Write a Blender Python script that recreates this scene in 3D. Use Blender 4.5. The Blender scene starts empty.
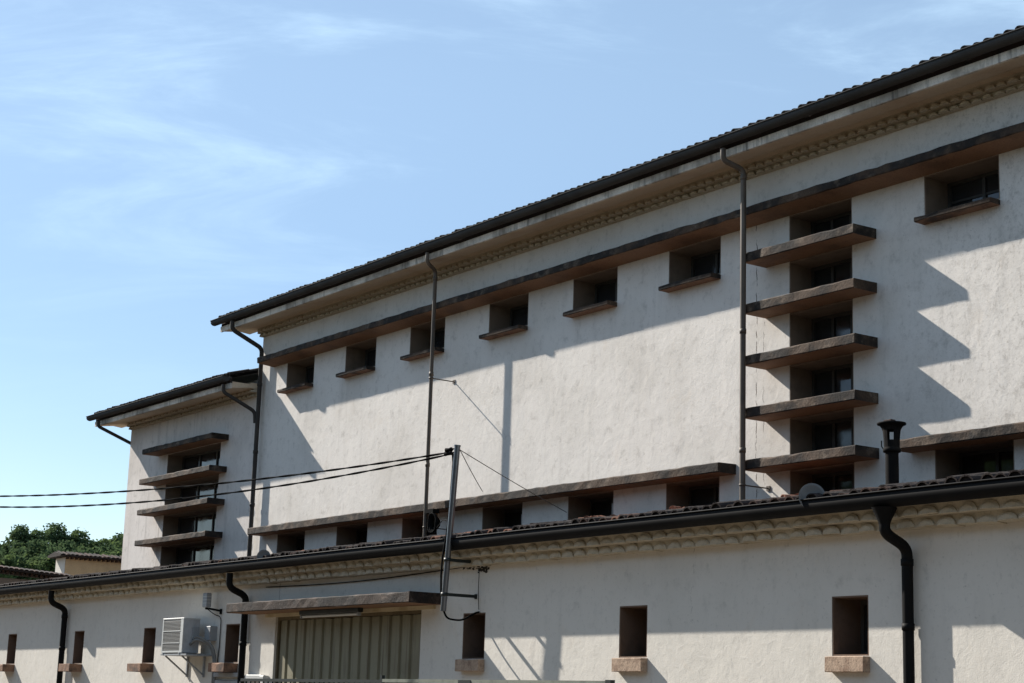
import bpy, bmesh, math, random
from mathutils import Vector, Matrix
R = math.radians
random.seed(7)
S = bpy.context.scene
COL = S.collection

# ------------------------------------------------------------------ camera, sky, sun, exposure
cam_d = bpy.data.cameras.new('camera')
cam = bpy.data.objects.new('camera', cam_d); COL.objects.link(cam)
S.camera = cam
F_PX, YAW, PITCH, ROLL = 1735.4, R(54.742), R(11.948), R(1.811)
cam_d.sensor_width = 36.0
cam_d.lens = 36.0*F_PX/1024
cam_d.clip_start = 0.1; cam_d.clip_end = 3000
fw = Vector((-math.sin(YAW)*math.cos(PITCH), math.cos(YAW)*math.cos(PITCH), math.sin(PITCH)))
rt = fw.cross(Vector((0, 0, 1))).normalized(); up = rt.cross(fw)
r2 = rt*math.cos(ROLL)+up*math.sin(ROLL); u2 = up*math.cos(ROLL)-rt*math.sin(ROLL)
cam.matrix_world = Matrix(((r2.x, u2.x, -fw.x, 0), (r2.y, u2.y, -fw.y, -12), (r2.z, u2.z, -fw.z, 1.7), (0, 0, 0, 1)))

SUN_DIR = Vector((3.4, 1.0, -2.5)).normalized()      # the way the light travels
sun_el = math.asin(-SUN_DIR.z); sun_az = math.atan2(-SUN_DIR.x, -SUN_DIR.y)
W = bpy.data.worlds.new('World'); S.world = W; W.use_nodes = True
nt = W.node_tree; nt.nodes.clear()
def N(nt, t, **k):
    n = nt.nodes.new(t)
    for a, b in k.items():
        if a in n.inputs: n.inputs[a].default_value = b
        else: setattr(n, a, b)
    return n
def Lk(nt, a, b): nt.links.new(a, b)
out = N(nt, 'ShaderNodeOutputWorld'); bg = N(nt, 'ShaderNodeBackground', Strength=0.071)
sky = N(nt, 'ShaderNodeTexSky', sky_type='NISHITA', sun_disc=False, sun_elevation=sun_el, sun_rotation=sun_az,
        air_density=1.0, dust_density=0.15, ozone_density=2.0, altitude=200)
tc = N(nt, 'ShaderNodeTexCoord'); sep = N(nt, 'ShaderNodeSeparateXYZ'); Lk(nt, tc.outputs['Generated'], sep.inputs[0])
zz = N(nt, 'ShaderNodeMath', operation='ADD'); zz.inputs[1].default_value = 0.25; Lk(nt, sep.outputs['Z'], zz.inputs[0])
dv = N(nt, 'ShaderNodeVectorMath', operation='DIVIDE'); cz = N(nt, 'ShaderNodeCombineXYZ')
for i in range(3): Lk(nt, zz.outputs[0], cz.inputs[i])
Lk(nt, tc.outputs['Generated'], dv.inputs[0]); Lk(nt, cz.outputs[0], dv.inputs[1])
m0 = N(nt, 'ShaderNodeMapping'); m0.inputs['Rotation'].default_value = (0, 0, R(30)); mp = N(nt, 'ShaderNodeMapping'); mp.inputs['Scale'].default_value = (2.3, 0.75, 1)
mp.inputs['Location'].default_value = (3.1, 1.7, 0)
Lk(nt, dv.outputs[0], m0.inputs[0]); Lk(nt, m0.outputs[0], mp.inputs[0])
n1 = N(nt, 'ShaderNodeTexNoise', Scale=1.7, Detail=10.0, Roughness=0.62, Distortion=0.9); Lk(nt, mp.outputs[0], n1.inputs['Vector'])
cr = N(nt, 'ShaderNodeMapRange', interpolation_type='SMOOTHSTEP'); cr.inputs[1].default_value = 0.46; cr.inputs[2].default_value = 0.74
cr.inputs[3].default_value = 0.30; cr.inputs[4].default_value = 0.80; Lk(nt, n1.outputs['Fac'], cr.inputs[0])
mx = N(nt, 'ShaderNodeMix', data_type='RGBA'); hz = N(nt, 'ShaderNodeMapRange', interpolation_type='SMOOTHSTEP'); hz.inputs[1].default_value = 0.10; hz.inputs[2].default_value = 0.36; Lk(nt, sep.outputs['Z'], hz.inputs[0])
hm = N(nt, 'ShaderNodeMath', operation='MULTIPLY'); Lk(nt, cr.outputs[0], hm.inputs[0]); Lk(nt, hz.outputs[0], hm.inputs[1]); Lk(nt, hm.outputs[0], mx.inputs[0]); Lk(nt, sky.outputs[0], mx.inputs[6])
mx.inputs[7].default_value = (5.6, 7.7, 9.7, 1)
Lk(nt, mx.outputs[2], bg.inputs['Color']); Lk(nt, bg.outputs[0], out.inputs[0])

sd = bpy.data.lights.new('sun', 'SUN'); sd.energy = 5.0; sd.angle = R(0.53); sd.color = (1, 0.95, 0.87)
sun = bpy.data.objects.new('sun', sd); COL.objects.link(sun)
sun.rotation_euler = SUN_DIR.to_track_quat('-Z', 'Y').to_euler(); sun.location = (-30, -20, 30)
S.view_settings.view_transform = 'Standard'; S.view_settings.look = 'None'
S.view_settings.exposure = 0.9; S.view_settings.gamma = 1
S.view_settings.use_curve_mapping = False

# ------------------------------------------------------------------ materials
def mat(name, col, rough=0.85, metal=0.0, spec=0.3, vary=0.0, vscale=3.0, vcol=None, bump=0.0, bscale=20.0, bdist=0.02,
        streak=0.0, scol=None, fine=0.0, coords='Object', vlo=0.45, vhi=0.7, sscale=(7, 7, 0.5)):
    m = bpy.data.materials.new(name); m.use_nodes = True; t = m.node_tree; b = t.nodes['Principled BSDF']
    b.inputs['Roughness'].default_value = rough; b.inputs['Metallic'].default_value = metal
    b.inputs['Specular IOR Level'].default_value = spec
    base = N(t, 'ShaderNodeRGB'); base.outputs[0].default_value = (*col, 1); cur = base.outputs[0]
    tc = N(t, 'ShaderNodeTexCoord')
    def layer(vec, scale, detail, lo, hi, amt, c2, mode='MIX', rough_=0.6):
        nonlocal cur
        n = N(t, 'ShaderNodeTexNoise', Scale=scale, Detail=detail, Roughness=rough_); Lk(t, vec, n.inputs['Vector'])
        r = N(t, 'ShaderNodeMapRange', interpolation_type='SMOOTHSTEP'); r.inputs[1].default_value = lo; r.inputs[2].default_value = hi
        r.inputs[3].default_value = 0; r.inputs[4].default_value = amt; Lk(t, n.outputs['Fac'], r.inputs[0])
        x = N(t, 'ShaderNodeMix', data_type='RGBA', blend_type=mode); Lk(t, r.outputs[0], x.inputs[0]); Lk(t, cur, x.inputs[6])
        x.inputs[7].default_value = (*c2, 1); cur = x.outputs[2]
    V = tc.outputs[coords]
    if vary: layer(V, vscale, 6, vlo, vhi, vary, vcol or tuple(c*0.4 for c in col))
    if streak:
        mp = N(t, 'ShaderNodeMapping'); mp.inputs['Scale'].default_value = sscale; Lk(t, V, mp.inputs[0])
        layer(mp.outputs[0], 1.0, 5, 0.5, 0.75, streak, scol or tuple(c*0.4 for c in col))
    if fine: layer(V, 45, 4, 0.45, 0.7, fine, tuple(c*0.35 for c in col))
    Lk(t, cur, b.inputs['Base Color'])
    if bump:
        n = N(t, 'ShaderNodeTexNoise', Scale=bscale, Detail=6, Roughness=0.65); Lk(t, V, n.inputs['Vector'])
        bp = N(t, 'ShaderNodeBump', Strength=bump, Distance=bdist); Lk(t, n.outputs['Fac'], bp.inputs['Height'])
        Lk(t, bp.outputs[0], b.inputs['Normal'])
    return m

def plaster(name, col, stain, cracks=(), grime=0.35, streak=0.25, blotch=None):
    """trowelled stucco: object coordinates in metres; trowel relief, mottling, rain streaks, hairline cracks"""
    m = bpy.data.materials.new(name); m.use_nodes = True; t = m.node_tree; b = t.nodes['Principled BSDF']
    b.inputs['Roughness'].default_value = 0.93; b.inputs['Specular IOR Level'].default_value = 0.15
    tc = N(t, 'ShaderNodeTexCoord'); V = tc.outputs['Object']
    rgb = N(t, 'ShaderNodeRGB'); rgb.outputs[0].default_value = (*col, 1); cur = rgb.outputs[0]
    def mixin(fac, c2, blend='MIX'):
        nonlocal cur
        x = N(t, 'ShaderNodeMix', data_type='RGBA', blend_type=blend); Lk(t, fac, x.inputs[0]); Lk(t, cur, x.inputs[6])
        x.inputs[7].default_value = (*c2, 1); cur = x.outputs[2]
    def noise(scale, det, mapping=None, rg=0.6, dist=0.0):
        n = N(t, 'ShaderNodeTexNoise', Scale=scale, Detail=det, Roughness=rg, Distortion=dist)
        if mapping:
            mp = N(t, 'ShaderNodeMapping'); mp.inputs['Scale'].default_value = mapping; Lk(t, V, mp.inputs[0]); Lk(t, mp.outputs[0], n.inputs['Vector'])
        else: Lk(t, V, n.inputs['Vector'])
        return n.outputs['Fac']
    def rng(s, lo, hi, a, c=1.0):
        r = N(t, 'ShaderNodeMapRange', interpolation_type='SMOOTHSTEP'); Lk(t, s, r.inputs[0])
        r.inputs[1].default_value = lo; r.inputs[2].default_value = hi; r.inputs[3].default_value = 0; r.inputs[4].default_value = a
        return r.outputs[0]
    mixin(rng(noise(0.55, 5), 0.42, 0.72, grime), stain)
    mixin(rng(noise(5.5, 7, None, 0.7), 0.50, 0.78, 0.38*grime/0.35), tuple(c*0.55 for c in stain))
    mixin(rng(noise(1.0, 6, (4.5, 4.5, 0.35), 0.65), 0.52, 0.8, streak), tuple(c*0.6 for c in stain))
    mixin(rng(noise(26, 4), 0.58, 0.76, 0.38), tuple(c*0.42 for c in stain))
    mixin(rng(noise(11, 5, (1, 1, 0.7), 0.7), 0.56, 0.74, 0.30), tuple(c*0.55 for c in stain))
    mixin(rng(noise(2.2, 5, None, 0.6, 1.2), 0.60, 0.72, 0.18), (0.62, 0.52, 0.42))
    sp = N(t, 'ShaderNodeSeparateXYZ'); Lk(t, V, sp.inputs[0])
    if blotch:       # the weather-beaten end of the wall, pocked and mouldy
        g = rng(sp.outputs['X'], blotch[0], blotch[1], 1.0)
        for sc, lo_, hi_, am in ((8, 0.50, 0.68, 0.5), (22, 0.52, 0.66, 0.5)):
            mu = N(t, 'ShaderNodeMath', operation='MULTIPLY'); Lk(t, g, mu.inputs[0]); Lk(t, rng(noise(sc, 6, (1, 1, 0.8), 0.75), lo_, hi_, am), mu.inputs[1])
            mixin(mu.outputs[0], (0.30, 0.27, 0.235))
    for (cx, amp, w, zlo, zhi) in cracks:
        n = noise(1.7, 7, (0.01, 0.01, 1.0), 0.75)
        a = N(t, 'ShaderNodeMath', operation='MULTIPLY_ADD'); Lk(t, n, a.inputs[0]); a.inputs[1].default_value = amp; Lk(t, sp.outputs['X'], a.inputs[2])
        s = N(t, 'ShaderNodeMath', operation='SUBTRACT'); Lk(t, a.outputs[0], s.inputs[0]); s.inputs[1].default_value = cx+amp*0.5
        ab = N(t, 'ShaderNodeMath', operation='ABSOLUTE'); Lk(t, s.outputs[0], ab.inputs[0])
        l = N(t, 'ShaderNodeMath', operation='LESS_THAN'); Lk(t, ab.outputs[0], l.inputs[0]); l.inputs[1].default_value = w
        g = rng(noise(6, 3), 0.44, 0.56, 1.0)
        mu = N(t, 'ShaderNodeMath', operation='MULTIPLY'); Lk(t, l.outputs[0], mu.inputs[0]); Lk(t, g, mu.inputs[1])
        q1 = N(t, 'ShaderNodeMath', operation='GREATER_THAN'); Lk(t, sp.outputs['Z'], q1.inputs[0]); q1.inputs[1].default_value = zlo
        q2 = N(t, 'ShaderNodeMath', operation='LESS_THAN'); Lk(t, sp.outputs['Z'], q2.inputs[0]); q2.inputs[1].default_value = zhi
        m1 = N(t, 'ShaderNodeMath', operation='MULTIPLY'); Lk(t, mu.outputs[0], m1.inputs[0]); Lk(t, q1.outputs[0], m1.inputs[1])
        m2 = N(t, 'ShaderNodeMath', operation='MULTIPLY'); Lk(t, m1.outputs[0], m2.inputs[0]); Lk(t, q2.outputs[0], m2.inputs[1])
        mixin(m2.outputs[0], (0.10, 0.08, 0.07))
    Lk(t, cur, b.inputs['Base Color'])
    # relief: broad trowel waves, patches, grain
    h1 = noise(2.4, 3, (1, 1, 0.8), 0.5, 0.6); h2 = noise(9, 5, None, 0.6, 0.8); h3 = noise(60, 3)
    b1 = N(t, 'ShaderNodeBump', Strength=0.30, Distance=0.022); Lk(t, h1, b1.inputs['Height'])
    b2 = N(t, 'ShaderNodeBump', Strength=0.45, Distance=0.008); Lk(t, h2, b2.inputs['Height']); Lk(t, b1.outputs[0], b2.inputs['Normal'])
    b3 = N(t, 'ShaderNodeBump', Strength=0.4, Distance=0.003); Lk(t, h3, b3.inputs['Height']); Lk(t, b2.outputs[0], b3.inputs['Normal'])
    Lk(t, b3.outputs[0], b.inputs['Normal'])
    return m

M = {}
M['upper_plaster'] = plaster('upper_plaster', (0.70, 0.652, 0.60), (0.50, 0.455, 0.40), cracks=[(2.17, 0.16, 0.007, 3, 8.1), (2.30, 0.22, 0.004, 3, 6.6)], grime=0.50, streak=0.28, blotch=(3.5, 6.5))
M['wing_plaster'] = plaster('wing_plaster', (0.67, 0.615, 0.57), (0.42, 0.38, 0.34), grime=0.5, streak=0.65)
M['low_plaster'] = plaster('low_plaster', (0.66, 0.618, 0.555), (0.49, 0.465, 0.41), cracks=[(6.4, 0.5, 0.0025, 2.5, 3.4), (-2.6, 0.3, 0.004, 2.2, 3.4)], grime=0.30, streak=0.15)
M['soffit'] = mat('soffit_plaster', (0.64, 0.52, 0.385), vary=0.5, vscale=1.3, vcol=(0.42, 0.27, 0.155), fine=0.2, bump=0.3, bscale=25, bdist=0.006)
M['cornice_up'] = mat('upper_cornice_plaster', (0.50, 0.425, 0.32), vary=0.55, vscale=2.5, vcol=(0.26, 0.20, 0.11), fine=0.3, bump=0.4, bscale=30, bdist=0.008)
M['cornice_low'] = mat('low_cornice_plaster', (0.51, 0.455, 0.355), vary=0.7, vscale=0.9, vcol=(0.27, 0.20, 0.12), fine=0.35, bump=0.4, bscale=30, bdist=0.008)
M['fascia'] = mat('stained_fascia', (0.74, 0.68, 0.60), vary=0.7, vscale=1.3, vcol=(0.16, 0.13, 0.10), streak=0.8, scol=(0.045, 0.04, 0.037), sscale=(9, 9, 1.2), fine=0.3, vlo=0.42, vhi=0.62)
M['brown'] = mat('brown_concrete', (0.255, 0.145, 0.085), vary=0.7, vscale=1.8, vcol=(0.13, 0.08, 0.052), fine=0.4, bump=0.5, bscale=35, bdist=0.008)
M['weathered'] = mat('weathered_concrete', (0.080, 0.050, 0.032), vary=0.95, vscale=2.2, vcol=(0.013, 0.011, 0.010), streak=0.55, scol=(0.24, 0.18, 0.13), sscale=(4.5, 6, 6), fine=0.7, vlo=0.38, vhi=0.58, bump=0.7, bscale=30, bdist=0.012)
M['sill'] = mat('pink_sill_concrete', (0.42, 0.30, 0.215), vary=0.7, vscale=9, vcol=(0.20, 0.12, 0.08), fine=0.5, bump=0.6, bscale=40, bdist=0.008)
M['sill_dark'] = mat('lichened_sill', (0.24, 0.135, 0.085), vary=0.9, vscale=4, vcol=(0.035, 0.03, 0.028), fine=0.5, bump=0.6, bscale=40, bdist=0.008)
M['reveal'] = mat('brown_reveal', (0.22, 0.165, 0.125), vary=0.4, vscale=4, bump=0.2)
M['low_reveal'] = mat('low_brown_reveal', (0.145, 0.095, 0.067), vary=0.4, vscale=4, bump=0.2)
M['frame'] = mat('dark_window_frame', (0.07, 0.064, 0.058), rough=0.55, vary=0.3)
M['pale_frame'] = mat('pale_window_frame', (0.42, 0.44, 0.45), rough=0.6, vary=0.3)
M['gutter'] = mat('grey_gutter_metal', (0.062, 0.060, 0.058), rough=0.8, spec=0.06, metal=0.0, vary=0.5, vscale=1.5, vcol=(0.032, 0.030, 0.028), fine=0.15)
M['low_gutter'] = mat('black_gutter_metal', (0.0075, 0.007, 0.007), rough=0.6, spec=0.07, metal=0.0, vary=0.5, vscale=1.2, vcol=(0.016, 0.0145, 0.013))
M['pipe'] = mat('grey_downpipe', (0.105, 0.082, 0.063), rough=0.6, metal=0.1, vary=0.7, vscale=3, vcol=(0.05, 0.045, 0.04), streak=0.5, scol=(0.24, 0.21, 0.18))
M['pipe_dark'] = mat('dark_downpipe', (0.045, 0.04, 0.036), rough=0.65, metal=0.0, spec=0.1, vary=0.5, vscale=3, vcol=(0.085, 0.075, 0.065))
M['tile_dark'] = mat('blackened_roof_tile', (0.032, 0.022, 0.019), rough=0.95, vary=0.8, vscale=7, vcol=(0.014, 0.012, 0.012), fine=0.5, bump=0.6, bscale=40, bdist=0.01)
M['tile_brown'] = mat('brown_roof_tile', (0.07, 0.038, 0.028), rough=0.95, vary=0.8, vscale=7, vcol=(0.03, 0.025, 0.022), fine=0.5, bump=0.6, bscale=40, bdist=0.01)
M['tile_orange'] = mat('orange_roof_tile', (0.27, 0.125, 0.08), rough=0.95, vary=0.6, vscale=9, vcol=(0.10, 0.06, 0.045), fine=0.5, bump=0.5, bscale=40, bdist=0.01)
M['tile_grey'] = mat('grey_roof_tile', (0.045, 0.040, 0.036), rough=0.95, vary=0.7, vscale=6, vcol=(0.04, 0.035, 0.03), fine=0.4)
M['shutter'] = mat('khaki_shutter_metal', (0.235, 0.215, 0.145), rough=0.7, metal=0.0, vary=0.5, vscale=1.2, vcol=(0.16, 0.13, 0.08), streak=0.75, scol=(0.09, 0.065, 0.04), sscale=(14, 14, 0.6))
M['rust'] = mat('rusty_shutter_edge', (0.15, 0.115, 0.065), vary=0.6, vscale=6, streak=0.5)
M['galv'] = mat('galvanised_steel', (0.20, 0.20, 0.21), rough=0.30, metal=0.85, vary=0.6, vscale=5, vcol=(0.12, 0.12, 0.13))
M['black'] = mat('black_rubber', (0.007, 0.007, 0.007), rough=0.85, spec=0.04, vary=0.2)
M['wire'] = mat('dull_steel_wire', (0.10, 0.095, 0.09), rough=0.5, metal=0.5)
M['white'] = mat('white_enamel', (0.52, 0.52, 0.50), rough=0.45, vary=0.25, vscale=4, vcol=(0.45, 0.43, 0.40))
M['ac_side'] = mat('dusty_white_enamel', (0.44, 0.44, 0.45), rough=0.5, vary=0.5, vscale=5, vcol=(0.30, 0.29, 0.28), streak=0.3)
M['grille_dark'] = mat('dark_fan_opening', (0.17, 0.165, 0.16), rough=0.6)
M['grille'] = mat('grey_grille_wire', (0.34, 0.33, 0.31), rough=0.6)
M['pvc'] = mat('grey_pvc', (0.30, 0.31, 0.32), rough=0.55, vary=0.3)
M['foam'] = mat('grey_pipe_lagging', (0.20, 0.195, 0.185), rough=0.9, vary=0.4, vscale=12)
M['chimney'] = mat('soot_black_flue', (0.009, 0.008, 0.0075), rough=0.8, metal=0.0, spec=0.06, vary=0.5, vscale=6, vcol=(0.035, 0.028, 0.022))
M['dish'] = mat('grey_dish_paint', (0.19, 0.185, 0.18), rough=0.9, spec=0.05, vary=0.4, vscale=8)
M['rail'] = mat('grey_green_rail_paint', (0.20, 0.21, 0.17), rough=0.55, metal=0.2, vary=0.6, vscale=5, vcol=(0.08, 0.08, 0.07))
M['rail_dark'] = mat('black_green_rail_paint', (0.02, 0.024, 0.022), rough=0.5, vary=0.4)
M['asphalt'] = mat('gravelly_yard', (0.135, 0.108, 0.080), vary=0.5, vscale=0.4, vcol=(0.09, 0.085, 0.075), fine=0.4, bump=0.4, bscale=30)
M['hill'] = mat('scrubby_hillside', (0.06, 0.08, 0.035), vary=0.6, vscale=0.3, vcol=(0.03, 0.045, 0.02))
M['tan'] = mat('tan_render', (0.47, 0.31, 0.17), vary=0.6, vscale=0.9, vcol=(0.26, 0.18, 0.10), streak=0.5, scol=(0.17, 0.11, 0.06), sscale=(2, 2, 0.4), fine=0.3, bump=0.3)
M['tan_dark'] = mat('dark_tan_render', (0.17, 0.125, 0.095), vary=0.6, vscale=1.2, vcol=(0.09, 0.065, 0.05), fine=0.3, bump=0.3)
M['bark'] = mat('bark', (0.07, 0.055, 0.04), vary=0.5, vscale=4)
M['wood'] = mat('grey_pole_wood', (0.13, 0.11, 0.09), vary=0.5, vscale=4, streak=0.5)
M['leaf_a'] = mat('mid_green_leaves', (0.088, 0.125, 0.052), rough=0.8, vary=0.7, vscale=0.7, vcol=(0.13, 0.18, 0.05))
M['leaf_b'] = mat('dark_green_leaves', (0.066, 0.100, 0.048), rough=0.8, vary=0.7, vscale=0.7, vcol=(0.10, 0.14, 0.045))
M['leaf_c'] = mat('grey_green_leaves', (0.095, 0.125, 0.07), rough=0.8, vary=0.7, vscale=0.7, vcol=(0.04, 0.07, 0.03))
def leafify(m):
    t = m.node_tree; b = t.nodes['Principled BSDF']; b.inputs['Specular IOR Level'].default_value = 0.04; b.inputs['Roughness'].default_value = 1
    tr = N(t, 'ShaderNodeBsdfTranslucent'); src = b.inputs['Base Color'].links[0].from_socket; Lk(t, src, tr.inputs['Color'])
    mx = N(t, 'ShaderNodeMixShader'); mx.inputs[0].default_value = 0.4; o = t.nodes['Material Output']
    Lk(t, b.outputs[0], mx.inputs[1]); Lk(t, tr.outputs[0], mx.inputs[2]); Lk(t, mx.outputs[0], o.inputs['Surface'])
for k in ('leaf_a', 'leaf_b', 'leaf_c'): leafify(M[k])
def glass_mat():
    m = bpy.data.materials.new('dusty_window_glass'); m.use_nodes = True; t = m.node_tree; b = t.nodes['Principled BSDF']
    b.inputs['Roughness'].default_value = 0.08; b.inputs['Specular IOR Level'].default_value = 0.6; b.inputs['IOR'].default_value = 1.5
    tc = N(t, 'ShaderNodeTexCoord'); n = N(t, 'ShaderNodeTexNoise', Scale=3.0, Detail=5); Lk(t, tc.outputs['Object'], n.inputs['Vector'])
    r = N(t, 'ShaderNodeMapRange'); r.inputs[1].default_value = 0.4; r.inputs[2].default_value = 0.7; r.inputs[3].default_value = 0.03; r.inputs[4].default_value = 0.16
    Lk(t, n.outputs['Fac'], r.inputs[0]); Lk(t, r.outputs[0], b.inputs['Roughness'])
    x = N(t, 'ShaderNodeMix', data_type='RGBA'); Lk(t, n.outputs['Fac'], x.inputs[0]); x.inputs[6].default_value = (0.012, 0.014, 0.016, 1); x.inputs[7].default_value = (0.05, 0.052, 0.055, 1)
    Lk(t, x.outputs[2], b.inputs['Base Color'])
    return m
M['glass'] = glass_mat()

# ------------------------------------------------------------------ mesh helpers
class MB:
    def __init__(s): s.v = []; s.f = []; s.sm = []; s.mi = []
    def add(s, vs, fs, smooth=False, mi=0):
        o = len(s.v); s.v += [tuple(v) for v in vs]; s.f += [tuple(i+o for i in f) for f in fs]
        s.sm += [smooth]*len(fs); s.mi += [mi]*len(fs); return s
    def box(s, x0, x1, y0, y1, z0, z1, mi=0):
        return s.add([(x0, y0, z0), (x1, y0, z0), (x1, y1, z0), (x0, y1, z0), (x0, y0, z1), (x1, y0, z1), (x1, y1, z1), (x0, y1, z1)],
                     [(0, 3, 2, 1), (4, 5, 6, 7), (0, 1, 5, 4), (1, 2, 6, 5), (2, 3, 7, 6), (3, 0, 4, 7)], mi=mi)
    def bbox(s, x0, x1, y0, y1, z0, z1, c=0.01):       # a box with chamfered edges along X, and on the ends
        pr = [(y0+c, z0), (y1-c, z0), (y1, z0+c), (y1, z1-c), (y1-c, z1), (y0+c, z1), (y0, z1-c), (y0, z0+c)]
        return s.prism_x(x0, x1, pr)
    def prism_x(s, x0, x1, pr):                          # profile (y,z) run along X
        n = len(pr); vs = [(x0, y, z) for y, z in pr]+[(x1, y, z) for y, z in pr]
        fs = [(i, (i+1) % n, n+(i+1) % n, n+i) for i in range(n)]+[tuple(range(n-1, -1, -1)), tuple(range(n, 2*n))]
        return s.add(vs, fs)
    def tube(s, pts, r, seg=12, smooth=True, caps=True, r_list=None):
        pts = [Vector(p) for p in pts]; o = []; prev = None
        for i, p in enumerate(pts):
            d = ((pts[min(i+1, len(pts)-1)]-p).normalized()+(p-pts[max(i-1, 0)]).normalized())
            d = d.normalized() if d.length > 1e-6 else Vector((0, 0, 1))
            a = (prev if prev is not None else (Vector((1, 0, 0)) if abs(d.x) < 0.8 else Vector((0, 1, 0))))
            a = (a-d*a.dot(d)).normalized(); prev = a; b = d.cross(a)
            rr = r_list[i] if r_list else r
            o.append([p+(a*math.cos(2*math.pi*k/seg)+b*math.sin(2*math.pi*k/seg))*rr for k in range(seg)])
        vs = [v for ring in o for v in ring]; fs = []
        for i in range(len(pts)-1):
            for k in range(seg): fs.append((i*seg+k, i*seg+(k+1) % seg, (i+1)*seg+(k+1) % seg, (i+1)*seg+k))
        s.add(vs, fs, smooth)
        if caps:
            m = len(vs)-seg
            s.add(o[0], [tuple(range(seg-1, -1, -1))]); s.add(o[-1], [tuple(range(seg))])
        return s
    def lathe(s, c, prof, seg=20, smooth=True):          # prof (r, z) around vertical axis
        n = len(prof); vs = []
        for r, z in prof:
            for k in range(seg): a = 2*math.pi*k/seg; vs.append((c[0]+r*math.cos(a), c[1]+r*math.sin(a), c[2]+z))
        fs = [(i*seg+k, i*seg+(k+1) % seg, (i+1)*seg+(k+1) % seg, (i+1)*seg+k) for i in range(n-1) for k in range(seg)]
        return s.add(vs, fs, smooth)
    def mesh(s, name, mats, base=(0, 0, 0)):
        me = bpy.data.meshes.new(name)
        me.from_pydata([(v[0]-base[0], v[1]-base[1], v[2]-base[2]) for v in s.v], [], s.f)
        for m in (mats if isinstance(mats, (list, tuple)) else [mats]): me.materials.append(m)
        me.polygons.foreach_set('use_smooth', s.sm); me.polygons.foreach_set('material_index', s.mi)
        me.update(); return me
def origin(o):
    p = Vector((0, 0, 0))
    while o: p += o.location; o = o.parent
    return p
def link(name, me, parent=None, loc=None):
    o = bpy.data.objects.new(name, me); COL.objects.link(o); o.parent = parent
    if loc is not None: o.location = Vector(loc)-(origin(parent) if parent else Vector())
    return o
def part(name, mb, m, parent):
    """mesh given in world coordinates, stored relative to the root thing's base"""
    return link(name, mb.mesh(name, m, origin(parent)), parent)
def tag(o, label=None, cat=None, group=None, kind=None):
    if label: o['label'] = label
    if cat: o['category'] = cat
    if group: o['group'] = group
    if kind: o['kind'] = kind
    return o
def thing(name, loc, label, cat, group=None):
    o = bpy.data.objects.new(name, None); COL.objects.link(o); o.location = loc; o.empty_display_size = 0.3
    return tag(o, label, cat, group)
def single(name, mb, m, base, label, cat, group=None, kind=None):
    o = link(name, mb.mesh(name, m, base)); o.location = base
    return tag(o, label, cat, group, kind)

def wall_grid(mb, x0, x1, z0, z1, y0, y1, holes, step=None):
    """a wall slab with rectangular openings; faces only where solid meets air"""
    xs = sorted({x0, x1, *[h[0] for h in holes], *[h[1] for h in holes]}); zs = sorted({z0, z1, *[h[2] for h in holes], *[h[3] for h in holes]})
    def solid(i, j):
        if i < 0 or j < 0 or i >= len(xs)-1 or j >= len(zs)-1: return False
        cx, cz = (xs[i]+xs[i+1])/2, (zs[j]+zs[j+1])/2
        return not any(h[0] < cx < h[1] and h[2] < cz < h[3] for h in holes)
    for i in range(len(xs)-1):
        for j in range(len(zs)-1):
            if not solid(i, j): continue
            a, b, c, d = xs[i], xs[i+1], zs[j], zs[j+1]
            mb.add([(a, y0, c), (b, y0, c), (b, y0, d), (a, y0, d)], [(0, 1, 2, 3)])
            mb.add([(a, y1, c), (b, y1, c), (b, y1, d), (a, y1, d)], [(3, 2, 1, 0)])
            if not solid(i-1, j): mb.add([(a, y0, c), (a, y1, c), (a, y1, d), (a, y0, d)], [(3, 2, 1, 0)])
            if not solid(i+1, j): mb.add([(b, y0, c), (b, y1, c), (b, y1, d), (b, y0, d)], [(0, 1, 2, 3)])
            if not solid(i, j-1): mb.add([(a, y0, c), (b, y0, c), (b, y1, c), (a, y1, c)], [(3, 2, 1, 0)])
            if not solid(i, j+1): mb.add([(a, y0, d), (b, y0, d), (b, y1, d), (a, y1, d)], [(0, 1, 2, 3)])
    return mb

def reveal(mb, x0, x1, z0, z1, y0, y1, t=0.014):
    e = 0.003
    mb.box(x0-e, x0+t, y0+e, y1, z0, z1); mb.box(x1-t, x1+e, y0+e, y1, z0, z1)
    mb.box(x0+t, x1-t, y0+e, y1, z1-t, z1+e); mb.box(x0+t, x1-t, y0+e, y1, z0-e, z0+t); return mb

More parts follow.
